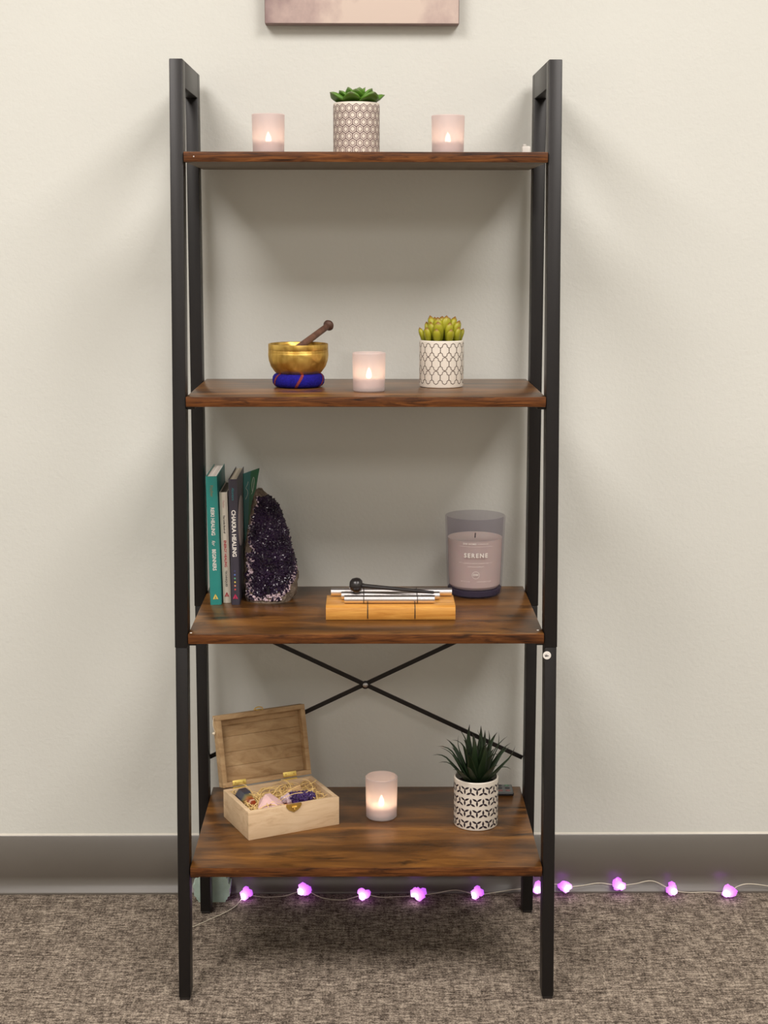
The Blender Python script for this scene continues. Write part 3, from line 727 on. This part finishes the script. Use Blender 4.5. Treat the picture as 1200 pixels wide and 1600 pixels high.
def crystal(mb, p, n, r, h, rnd):
    n = n.normalized(); a = n.orthogonal().normalized(); b = n.cross(a); ph = rnd.uniform(0, PI)
    lo, mi = [], []
    for k in range(6):
        d = a*math.cos(ph+k*PI/3)+b*math.sin(ph+k*PI/3); lo.append(mb.bm.verts.new(p-n*r*.6+d*r)); mi.append(mb.bm.verts.new(p+n*h*.35+d*r))
    t = mb.bm.verts.new(p+n*h+a*rnd.uniform(-.2, .2)*r)
    for k in range(6):
        mb.bm.faces.new((lo[k], lo[(k+1) % 6], mi[(k+1) % 6], mi[k])); mb.bm.faces.new((mi[k], mi[(k+1) % 6], t))
dark, pale = MB(), MB()
for q in range(7000):
    s = rg_.uniform(-1, 1); z = z3+.004+rg_.random()*.166; t = (z-z3)/.175
    # crystal-lined front: leaves rock rim at left/top and at the lower right
    lo_s = -.58+.50*max(0, t-.70)/.30+(.22 if .44 < t < .52 else 0); hi_s = .95
    if t < .34: hi_s = .95-.80*(1-t/.34)
    if t > .94: continue
    wob = .06*math.sin(z*420)+.04*math.sin(z*970)
    if not lo_s+wob < s < hi_s+wob*.5: continue
    th = -PI/2+s*PI/2*.98; p = geo_pt(th, z, .0004); e = .002
    n = (geo_pt(th+.03, z)-geo_pt(th-.03, z)).cross(geo_pt(th, min(z+e, .726))-geo_pt(th, z-e)); n = n.normalized()
    if n.y > 0.2: n = -n
    n = (n+Vector((rg_.uniform(-.7, .7), rg_.uniform(-.4, .4), rg_.uniform(-.6, .7)))).normalized()
    edge = min(s-(lo_s+wob), (hi_s+wob*.5)-s); rim = edge < .13*(1.6 if t < .4 else .9) or t < .075+.02*math.sin(s*9)
    if rim and rg_.random() < .75: crystal(pale, p, n, rg_.uniform(.0012, .0021), rg_.uniform(.002, .0034), rg_)
    else: crystal(dark, p, n, rg_.uniform(.0014, .0029), rg_.uniform(.0028, .0052), rg_)
k = dark.build('purple_crystals', 'amethyst', ge, smooth=False); k['kind'] = 'stuff'; k['label'] = 'dark purple crystal lining'
k = pale.build('pale_crystal_rim', 'amethyst_pale', ge, smooth=False); k['kind'] = 'stuff'; k['label'] = 'pale crystal crust along the rim'

# ------------------------------------------------------------------ chime instrument and its striker
cx0, cx1 = -.0611, .1347; cy0, cy1 = -.2135, -.1330
ch = thing('bar_chime', 'honey wood bar chime with three polished metal tubes at the front of the third shelf', 'chime', ((cx0+cx1)/2, cy0, z3))
pf = [(cy0+.0012, .0008), (cy0, .003), (cy0, .016), (cy0+.0012, .0195), (cy0+.004, .0218), (cy0+.007, .0223), (cy1-.007, .0223), (cy1-.003, .021), (cy1, .017), (cy1, .0008)]
MB().prism([(cx0, y, z3+z) for y, z in pf], (cx1-cx0, 0, 0)).build('wooden_base', 'chime_wood', ch, angle=30)
for x in (.0020, .0735):
    g = .0004; pts = [(y-(g if y < cy0+.003 else 0), z+(g if y > cy0+.003 else .0)) for y, z in pf[1:7]]
    MB().tube([(x, y, z3+z) for y, z in pts], .0007, 6).build('cord', 'black_rubber', ch)
tz = z3+.0285+.0006; tr = .0062
for xa, xb, y in ((-.0335, .1040, -.1960), (-.0385, .1125, -.1715), (-.0550, .1325, -.1480)):
    X = Matrix.Translation((xa, y, tz)) @ Matrix.Rotation(PI/2, 4, 'Y'); Lt = xb-xa
    t = MB().lathe([(tr-.0013, .02), (tr-.0013, 0), (tr-.0004, 0), (tr, .0004), (tr, Lt-.0004), (tr-.0004, Lt), (tr-.0013, Lt), (tr-.0013, Lt-.02)], segs=40, X=X).build('chime_tube', 'chrome', ch)
    for f in (-.0040, .0775):
        Xc = Matrix.Translation((f, y, tz)) @ Matrix.Rotation(PI/2, 4, 'Y')
        MB().lathe([(tr+.0001, -.0006), (tr+.0006, 0), (tr+.0001, .0006)], segs=32, X=Xc).build('cord_loop', 'black_rubber', t)
ms = thing('chime_striker', 'black rubber-headed striker lying across the chime tubes', 'mallet', (-.0166, -.185, z3+.035))
hc = Vector((-.0160, -.1770, tz+tr+.0112)); he = Vector((.1035, -.1890, tz+tr+.0023)); hd = (he-hc).normalized()
X = Matrix.Translation(hc) @ hd.to_track_quat('Z', 'Y').to_matrix().to_4x4()
MB().lathe([(0, -.0098), (.0056, -.0094), (.0098, -.0064), (.0118, 0), (.0113, .0050), (.0082, .0088), (.0032, .0101), (0, .0102)], segs=32, X=X).build('head', 'black_rubber', ms, angle=70)
MB().tube([hc+hd*.0085, hc+hd*.0125], .0040, 14).tube([hc+hd*.0120, hc+(he-hc)*.5, he-hd*.001, he], [.0034, .0030, .0024, .0014], 12).build('handle', 'black_rubber', ms)

# ------------------------------------------------------------------ jar candle
JX, JY = .1756, -.0330; RB, RT, JH = .0440, .0487, .1295
jc = thing('jar_candle', 'large lilac glass jar candle printed SERENE at the right of the third shelf', 'candle', (JX, JY, z3))
def rj(z): return RB+(RT-RB)*min(1, z/JH)
w = .0030
jar = MB().lathe([(0, .0005), (RB-.006, 0), (RB-.002, .001), (RB, .004), (rj(.06), .06), (RT, JH-.0015), (RT-.001, JH), (RT-w+.001, JH), (RT-w, JH-.0015), (rj(.06)-w, .06), (rj(.016)-w, .016), (rj(.012)-w-.004, .0125), (0, .0125)], (JX, JY, z3), 80).build('glass_jar', 'jar_glass', jc)
MB().lathe([(0, .0015), (RB-.005, .0012), (RB-.0022, .0035), (rj(.010)-.0012, .0118), (0, .0120)], (JX, JY, z3), 64).build('glass_base', 'jar_base', jc)
MB().lathe([(0, .0130), (rj(.014)-w-.004, .0130), (rj(.018)-w-.0006, .0175), (rj(.06)-w-.0005, .06), (rj(.092)-w-.0005, .094), (rj(.092)-w-.003, .0925), (0, .0920)], (JX, JY, z3), 64).build('wax', 'wax', jc)
MB().tube([(JX, JY, z3+.092), (JX+.0005, JY, z3+.100)], .0009, 8).build('wick', 'ink_dark', jc)
def jb(zc, du=0.):
    def f(p):
        z = zc+p.y; r = rj(z)+.0003; a = (p.x+du)/r-.03
        return Vector((JX+r*math.sin(a), JY-r*math.cos(a), z3+z))
    return f
for nm, body, zc, size, bold, spc, xs, du in (('brand_line', 'DW HOME', .0905, .0040, .0001, 1.15, 1., -.0105), ('brand_line', '| CANDLES', .0905, .0036, 0, 1.15, 1., .0105), ('scent_name', 'SERENE', .0715, .0098, .00032, 1.28, .98, 0), ('small_print', 'LUXURIOUS AROMATHERAPY FOR', .0590, .0026, 0, 1.05, 1, 0),
        ('small_print', 'EVERYDAY COMFORT', .0535, .0026, 0, 1.05, 1, 0), ('emblem_letters', 'DW', .0400, .0045, .00015, 1.05, 1, 0), ('small_print', 'NET WT 14 OZ', .0290, .0022, 0, 1.05, 1., -.017), ('small_print', 'HAND POURED IN USA', .0290, .0022, 0, 1.05, 1., .014)):
    text_obj(nm, body, size, 'white_ink', jar, Matrix(), bold=bold, bend=jb(zc, du), space=spc, xscale=xs)
jm = lambda u, v, d=0.: jb(0)(Vector((u, v, 0)))
mb = MB()
ribbons(mb, jm, [[(-.028+.056*k/24, .0865) for k in range(25)]], .0004); ribbons(mb, jm, [[(-.028+.005*k/3, .0595) for k in range(4)], [(.023+.005*k/3, .0595) for k in range(4)]], .0004)
ribbons(mb, jm, [[(.0058*math.sin(2*PI*k/32), .0398+.0058*math.cos(2*PI*k/32)) for k in range(33)]], .0005); mb.build('printed_lines', 'white_ink', jar, smooth=False, recalc=False)

# ------------------------------------------------------------------ wooden box with crystals
LEVEL = 3
FL = Vector((-.1817, -.2228, z4)); ex = Vector((.9031, .4295, 0)); ey = Vector((-.4295, .9031, 0)); BWd, BDp, BHt, BT = .1534, .111, .0455, .0075
XB = Matrix(((ex.x, ey.x, 0, FL.x), (ex.y, ey.y, 0, FL.y), (0, 0, 1, z4), (0, 0, 0, 1)))
bx = thing('wooden_box', 'small pale wooden keepsake box with its lid open on the lowest board', 'box', FL)
MB().box((0, 0, 0), (BWd, BT, BHt), .0006, XB).build('front_panel', 'box_wood', bx)
MB().box((0, BDp-BT, 0), (BWd, BDp, BHt), .0006, XB).build('back_panel', 'box_wood', bx)
for x in (0, BWd-BT): MB().box((x, BT+.0001, 0), (x+BT, BDp-BT-.0001, BHt), .0006, XB).build('side_panel', 'box_wood', bx)
MB().box((BT, BT, .0005), (BWd-BT, BDp-BT, .004), 0, XB).build('bottom_panel', 'box_wood', bx)
# lid: local u along the hinge, v up the opened lid, w towards its back
la = math.radians(14); HL = XB @ Vector((0, BDp-.001, BHt+.0026)); ev = Vector((0, 0, 1))*math.cos(la)+ey*math.sin(la); ew = ey*math.cos(la)-Vector((0, 0, 1))*math.sin(la)
XL = Matrix(((ex.x, ev.x, ew.x, HL.x), (ex.y, ev.y, ew.y, HL.y), (ex.z, ev.z, ew.z, HL.z), (0, 0, 0, 1)))
LH, LDp = .1150, .0200
lid = bpy.data.objects.new('lid', None); C.objects.link(lid); lid.parent = bx; lid.empty_display_size = .02
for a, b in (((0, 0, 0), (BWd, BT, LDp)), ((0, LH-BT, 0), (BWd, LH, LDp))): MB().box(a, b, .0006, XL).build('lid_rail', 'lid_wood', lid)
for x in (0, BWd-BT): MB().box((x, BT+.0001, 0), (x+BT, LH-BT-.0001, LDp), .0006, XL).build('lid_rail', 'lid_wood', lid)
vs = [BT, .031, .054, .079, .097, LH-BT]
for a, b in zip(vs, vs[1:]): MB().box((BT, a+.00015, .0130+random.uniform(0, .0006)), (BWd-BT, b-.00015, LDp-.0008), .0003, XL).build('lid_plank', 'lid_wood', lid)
for u in (.0275, .1150):
    hg = MB().box((u-.0115, .0015, -.0012), (u+.0115, .0095, .0001), .0005, XL).build('hinge', 'brass_bright', bx)
    for k in (-.007, .007):
        Xs = XL @ Matrix.Translation((u+k, .0058, -.0012)) @ Matrix.Rotation(PI, 4, 'X')
        MB().lathe([(0, .0004), (.0011, .0003), (.0013, 0)], segs=12, X=Xs).build('hinge_pin', 'brass', hg)
    MB().tube([XL @ Vector((u-.0115, -.0022, -.0014)), XL @ Vector((u+.0115, -.0022, -.0014))], .0014, 10).build('hinge_barrel', 'brass_bright', hg)
# clasp on the front and hook at the lid's far edge
cl = MB().prism([XB @ Vector((.0757+.0125*sx_, -.0014, BHt+.0022+.0*sx_-d_)) for sx_, d_ in ((-1, 0), (-1.04, .003), (-.82, .0075), (-.5, .0105), (-.22, .012), (0, .0135), (.22, .012), (.5, .0105), (.82, .0075), (1.04, .003), (1, 0))], ey*.0016).build('clasp_plate', 'brass', bx)
MB().tube([XB @ Vector((.0757-.004, -.0026, BHt-.003)), XB @ Vector((.0757+.004, -.0026, BHt-.003))], .0016, 10).tube([XB @ Vector((.0757, -.002, BHt-.004)), XB @ Vector((.0757, -.0042, BHt-.006))], .0013, 8).build('clasp_knob', 'brass', cl)
hk = MB().box((.070, LH, .004), (.082, LH+.0012, .016), .0004, XL).tube([XL @ Vector((.072+.0075*math.cos(t)+.003, LH+.001+.0042*math.sin(t), .006)) for t in [PI*k/10 for k in range(11)]], .0009, 8).build('lid_hook', 'brass', bx)
hc_ = MB().tube([XL @ Vector((-.0003-.0025*math.sin(t*PI), LH-.002-.024*t, .012)) for t in [k/12 for k in range(13)]], .0005, 6).build('hanging_cord', 'wire', bx)
MB().lathe([(0, -.0028), (.0020, -.0020), (.0028, 0), (.0020, .0020), (0, .0028)], XL @ Vector((-.0030, LH-.0275, .0115)), 14).build('clear_bead', 'wire', hc_)

# wood wool: uncountable thin curls
rs = random.Random(3); mb = MB()
def in_box(u, v, w_): return XB @ Vector((u, v, w_))
for q in range(900):
    u = rs.uniform(.014, BWd-.014); v = rs.uniform(.013, BDp-.013); ln = rs.uniform(.012, .04); a = rs.uniform(0, 2*PI); k_ = rs.uniform(-60, 60)
    top = rs.random() < .35; w0 = rs.uniform(.030, .041) if top else rs.uniform(.018, .034); sl = rs.uniform(-.2, 1.0) if top else rs.uniform(-.2, .2); pts = []; hd2 = a; w_ = w0
    for s_ in range(7):
        pts.append(in_box(min(max(u, .0095), BWd-.0095), min(max(v, .0095), BDp-.0095), min(max(w_, .006), .058)))
        u += math.cos(hd2)*ln/6; v += math.sin(hd2)*ln/6; w_ += sl*ln/6; sl -= .18; hd2 += k_*ln/6
    W_ = rs.uniform(.0004, .0009); prev = None
    for i, p in enumerate(pts):
        t = pts[min(i+1, 6)]-pts[max(i-1, 0)]; t = t.normalized() if t.length > 1e-9 else ex; n = t.cross(Vector((rs.uniform(-.15, .15), -.5, .85))).normalized()*W_
        cur = (mb.bm.verts.new(p+n), mb.bm.verts.new(p-n))
        if prev: mb.bm.faces.new((prev[0], prev[1], cur[1], cur[0]))
        prev = cur
MBs = mb
nb = MB().box((BT+.001, BT+.001, .0042), (BWd-BT-.001, BDp-BT-.001, .027), .003, XB)   # packed bed under the loose curls
st = MBs.build('wood_wool', 'straw', None, smooth=False); tag(st, 'loose golden wood-wool straw filling the wooden box', 'straw', kind='stuff')
off = FL.copy()
bed = nb.build('packed_straw', 'straw', st)

def rough_gem(name, label, cat, mat, c, size, seed, flat=.0, sub=2, jit=.16, grp=None, pts=None):
    r_ = random.Random(seed); bm = bmesh.new()
    if pts:
        for p in pts: bm.verts.new(Vector(c)+ex*p[0]+ey*p[1]+Vector((0, 0, p[2])))
    else:
        for k in range(26):
            d = Vector((r_.gauss(0, 1), r_.gauss(0, 1), r_.gauss(0, 1))).normalized(); bm.verts.new(Vector(c)+Vector((d.x*size[0], d.y*size[1], d.z*size[2]))*(1+r_.uniform(-jit, jit)))
    h = bmesh.ops.convex_hull(bm, input=bm.verts); bmesh.ops.delete(bm, geom=[v for v in bm.verts if not v.link_faces], context='VERTS')
    m_ = MB(); m_.bm.free(); m_.bm = bm
    o = m_.build(name, mat, None, smooth=False); tag(o, label, cat, grp); return o
g_ = 'crystals in the wooden box'
rough_gem('rose_quartz', 'pale pink rose quartz chunk at the front left of the open box', 'crystal', 'rose_quartz', XB @ Vector((.047, .031, .0305)), None, 4, grp=g_,
          pts=[(-.026, -.012, -.004), (-.018, .012, -.004), (.020, .014, -.004), (.027, -.004, -.004), (.010, -.017, -.004), (-.006, .000, .028), (.004, .005, .026), (.024, .002, .010), (-.022, -.006, .008), (.008, -.014, .012), (-.012, .010, .016), (.018, .011, .012)])
rough_gem('peach_quartz', 'translucent peach quartz piece at the back of the open box', 'crystal', 'smoky_quartz', XB @ Vector((.100, .064, .031)), None, 5, grp=g_,
          pts=[(-.020, -.012, -.005), (-.014, .012, -.005), (.018, .012, -.005), (.022, -.008, -.005), (-.004, .002, .015), (.016, .006, .018), (-.016, -.006, .006), (.020, .004, .008), (-.004, .010, .014)])
rough_gem('carnelian', 'small orange carnelian pebble half buried in the straw', 'crystal', 'carnelian', XB @ Vector((.076, .026, .0345)), (.009, .005, .004), 8, grp=g_)
# banded crystal point lying along the left wall
def point_crystal(name, label, a, b, r, mat):
    a = Vector(a); b = Vector(b); d = (b-a).normalized(); n = d.orthogonal().normalized(); m = d.cross(n); bm = bmesh.new(); lay = bm.verts.layers.float.new('along'); L_ = (b-a).length
    rings = []
    for t, s in ((0, .45), (.16, 1.0), (.44, 1.06), (.60, .74), (.88, .50), (1.0, .05)):
        rg = []
        for k in range(6):
            v = bm.verts.new(a+d*L_*t+(n*math.cos(k*PI/3+.3)+m*math.sin(k*PI/3+.3))*r*s); v[lay] = t; rg.append(v)
        rings.append(rg)
    for p, q in zip(rings, rings[1:]):
        for k in range(6): bm.faces.new((p[k], p[(k+1) % 6], q[(k+1) % 6], q[k]))
    bm.faces.new(rings[0][::-1]); bm.faces.new(rings[-1]); bmesh.ops.subdivide_edges(bm, edges=[e for e in bm.edges], cuts=1)
    m_ = MB(); m_.bm.free(); m_.bm = bm; o = m_.build(name, mat, None, smooth=False); return tag(o, label, 'crystal', g_)
point_crystal('banded_crystal_point', 'dark banded crystal point with orange tip by the left wall of the open box', XB @ Vector((.0205, .0945, .0440)), XB @ Vector((.0290, .0430, .0360)), .0120, 'wand')
am = thing('amethyst_cluster', 'small violet amethyst cluster lying on straw in the open box', 'crystal', XB @ Vector((.094, .036, .026)), g_)
ctr = XB @ Vector((.0985, .036, .0415)); bm_ = MB(); ra = random.Random(21)
bm_.lathe([(0, -.012), (.6, -.011), (.95, -.005), (1., -.003), (.8, -.0005), (.4, .0010), (0, .0012)], (0, 0, 0), 28, X=Matrix.Translation(ctr) @ Matrix(((ex.x*.026, ey.x*.015, 0, 0), (ex.y*.026, ey.y*.015, 0, 0), (0, 0, 1, 0), (0, 0, 0, 1))))
bm_.build('matrix_rock', 'amethyst_mid', am, angle=20)
cm, cp_ = MB(), MB()
for q in range(380):
    a = ra.uniform(0, 2*PI); rr = math.sqrt(ra.random()); u = rr*.0280*math.cos(a); v = rr*.0150*math.sin(a); hmp = 1-.5*math.exp(-((u-.003)/.007)**2)
    n = Vector((u*22, v*30-.25, 1))+Vector((ra.uniform(-.5, .5), ra.uniform(-.5, .5), 0)); n = ex*n.x+ey*n.y+Vector((0, 0, n.z))
    crystal(cp_ if u < -.016+ra.uniform(-.004, .004) else cm, ctr+ex*u+ey*v+Vector((0, 0, .0085*hmp*(1-rr*rr)-.0015)), n, ra.uniform(.0016, .0030), ra.uniform(.0035, .0065), ra)
k = cm.build('violet_crystals', 'amethyst_mid', am, smooth=False); k['kind'] = 'stuff'
k = cp_.build('pale_crystals', 'amethyst_pale', am, smooth=False); k['kind'] = 'stuff'

# ------------------------------------------------------------------ remote control
rc = thing('remote_control', 'small black and grey remote control lying behind the spiky plant pot', 'remote', (.205, -.014, z4))
MB().box((.1640, -.0345, z4), (.2455, .0060, z4+.0060), .0022, seg=3).build('body', 'remote_black', rc)
fp = MB().box((.1655, -.0330, z4+.0056), (.2440, .0045, z4+.0064), .0003).build('face_plate', 'remote_face', rc)
for i in range(6):
    for j in range(3):
        X = Matrix.Translation((.1735+i*.0125, -.0255+j*.0120, z4+.0064)); mt_ = 'button_dark'
        if i == 5 and j == 2: mt_ = 'button_green'
        if i >= 4 and j == 0: mt_ = 'button_red'
        MB().lathe([(0, .0010), (.0036, .0010), (.0042, .0004), (.0042, 0)], segs=16, X=X @ Matrix.Diagonal((1., .8, 1., 1.))).build('button', mt_, rc)

# ------------------------------------------------------------------ mint block behind the rear leg
LEVEL = 4
mo = thing('mint_block', 'pale mint frosted block with notched edges on the carpet behind the left rear leg', 'block', (-.2650, .030, 0))
ol = []
for zz, xr in ((0, .0235), (.0045, .0240), (.0050, .0268), (.0100, .0272), (.0106, .0308), (.0180, .0312), (.0186, .0300), (.0250, .0304), (.0256, .0328), (.0320, .0326), (.0326, .0290), (.0420, .0284), (.0426, .0256), (.0560, .0250)): ol.append((xr, zz))
poly = [(-.2650+x, .0170, z) for x, z in ol]+[(-.2650-x*.96, .0170, z) for x, z in ol[::-1]]
mb = MB(); mb.prism(poly, (0, .026, 0)); bmesh.ops.bevel(mb.bm, geom=list(mb.bm.edges), offset=.0004, segments=1, affect='EDGES', clamp_overlap=True); mb.build('body', 'mint', mo)
MB().box((-.2650-.021, .0158, .004), (-.2650+.0205, .0172, .052), .0006).build('front_facet', 'mint', mo)

# ------------------------------------------------------------------ string lights
sl = thing('string_light', 'string of glowing purple crystal lights trailing along the baseboard', 'string lights', (.2, .03, 0))
bp_ = [(-.2068, .0235), (-.1070, .0330), (-.0045, .0235), (.0887, .0205), (.1889, .0240), (.2975, .0375), (.3420, .0400), (.4350, .0410), (.5275, .0375), (.6230, .0290)]
bz = [0, .0035, 0, 0, 0, .004, .006, .008, .001, 0]
rb_ = random.Random(4); bmb = bmesh.new()
def lump(seed):
    r_ = random.Random(seed); m_ = MB()
    for k in range(9):
        d = Vector((r_.gauss(0, 1), r_.gauss(0, 1), r_.gauss(0, .9))).normalized()*r_.uniform(.0035, .0078); rr = r_.uniform(.0050, .0070)
        g = bmesh.ops.create_icosphere(m_.bm, subdivisions=1, radius=rr)
        for v in g['verts']: v.co = v.co*(1+r_.uniform(-.12, .12))+d+Vector((0, 0, .0107))
    mnz = min(v.co.z for v in m_.bm.verts)
    for v in m_.bm.verts: v.co.z -= mnz
    bmesh.ops.recalc_face_normals(m_.bm, faces=m_.bm.faces)
    me = bpy.data.meshes.new('crystal_bulb'); m_.bm.to_mesh(me); m_.bm.free(); me.materials.append(M['bulb']); return me
lum = [lump(k) for k in (1, 2, 3, 5)]
for i, (x, y) in enumerate(bp_):
    o = bpy.data.objects.new('crystal_bulb', lum[i % 4]); C.objects.link(o); o.parent = sl
    o.location = Vector((x, y, bz[i]+.0004))-sl.location; o.rotation_euler = (0, 0, rb_.uniform(-.7, .7)); o.scale = (1.18,)*3
def smooth_path(pts, n=8):
    P = [Vector(p) for p in pts]; out_ = []
    for i in range(len(P)-1):
        p0, p1_, p2_, p3 = P[max(i-1, 0)], P[i], P[i+1], P[min(i+2, len(P)-1)]
        for k in range(n):
            t = k/n; out_.append(.5*((2*p1_)+(p2_-p0)*t+(2*p0-5*p1_+4*p2_-p3)*t*t+(3*p1_-p0-3*p2_+p3)*t**3))
    return out_+[P[-1]]
path = [(-.29, -.080, .0012), (-.2833, -.077, .0012), (-.2567, -.0475, .0015), (-.2401, -.030, .002), (-.222, -.004, .003), (-.2068, .0235, .009)]
for i in range(len(bp_)-1):
    (xa, ya), (xb, yb) = bp_[i], bp_[i+1]
    za, zb_ = bz[i]+.010, bz[i+1]+.010; ofs = (.010, -.004, .014, .020, .012, .008, .006, .012, .014)[i]; hz = (.0012, .0012, .0012, .0095, .010, .018, .020, .022, .003)[i]
    path += [(xa*.7+xb*.3, min(ya*.7+yb*.3+ofs*.6, .050), hz*.7+za*.15), (xa*.35+xb*.65, min(ya*.35+yb*.65+ofs, .050), hz), (xb, yb, zb_)]
path += [(.640, .040, .016), (.665, .046, .018), (.72, .047, .010), (.80, .044, .002)]
MB().tube(smooth_path(path), .0007, 6).build('wire', 'wire', sl)

# seat every thing on its board (or the floor)
for o, k in SEAT: o.location += Vector((0, MOVE[k][0], MOVE[k][1]))
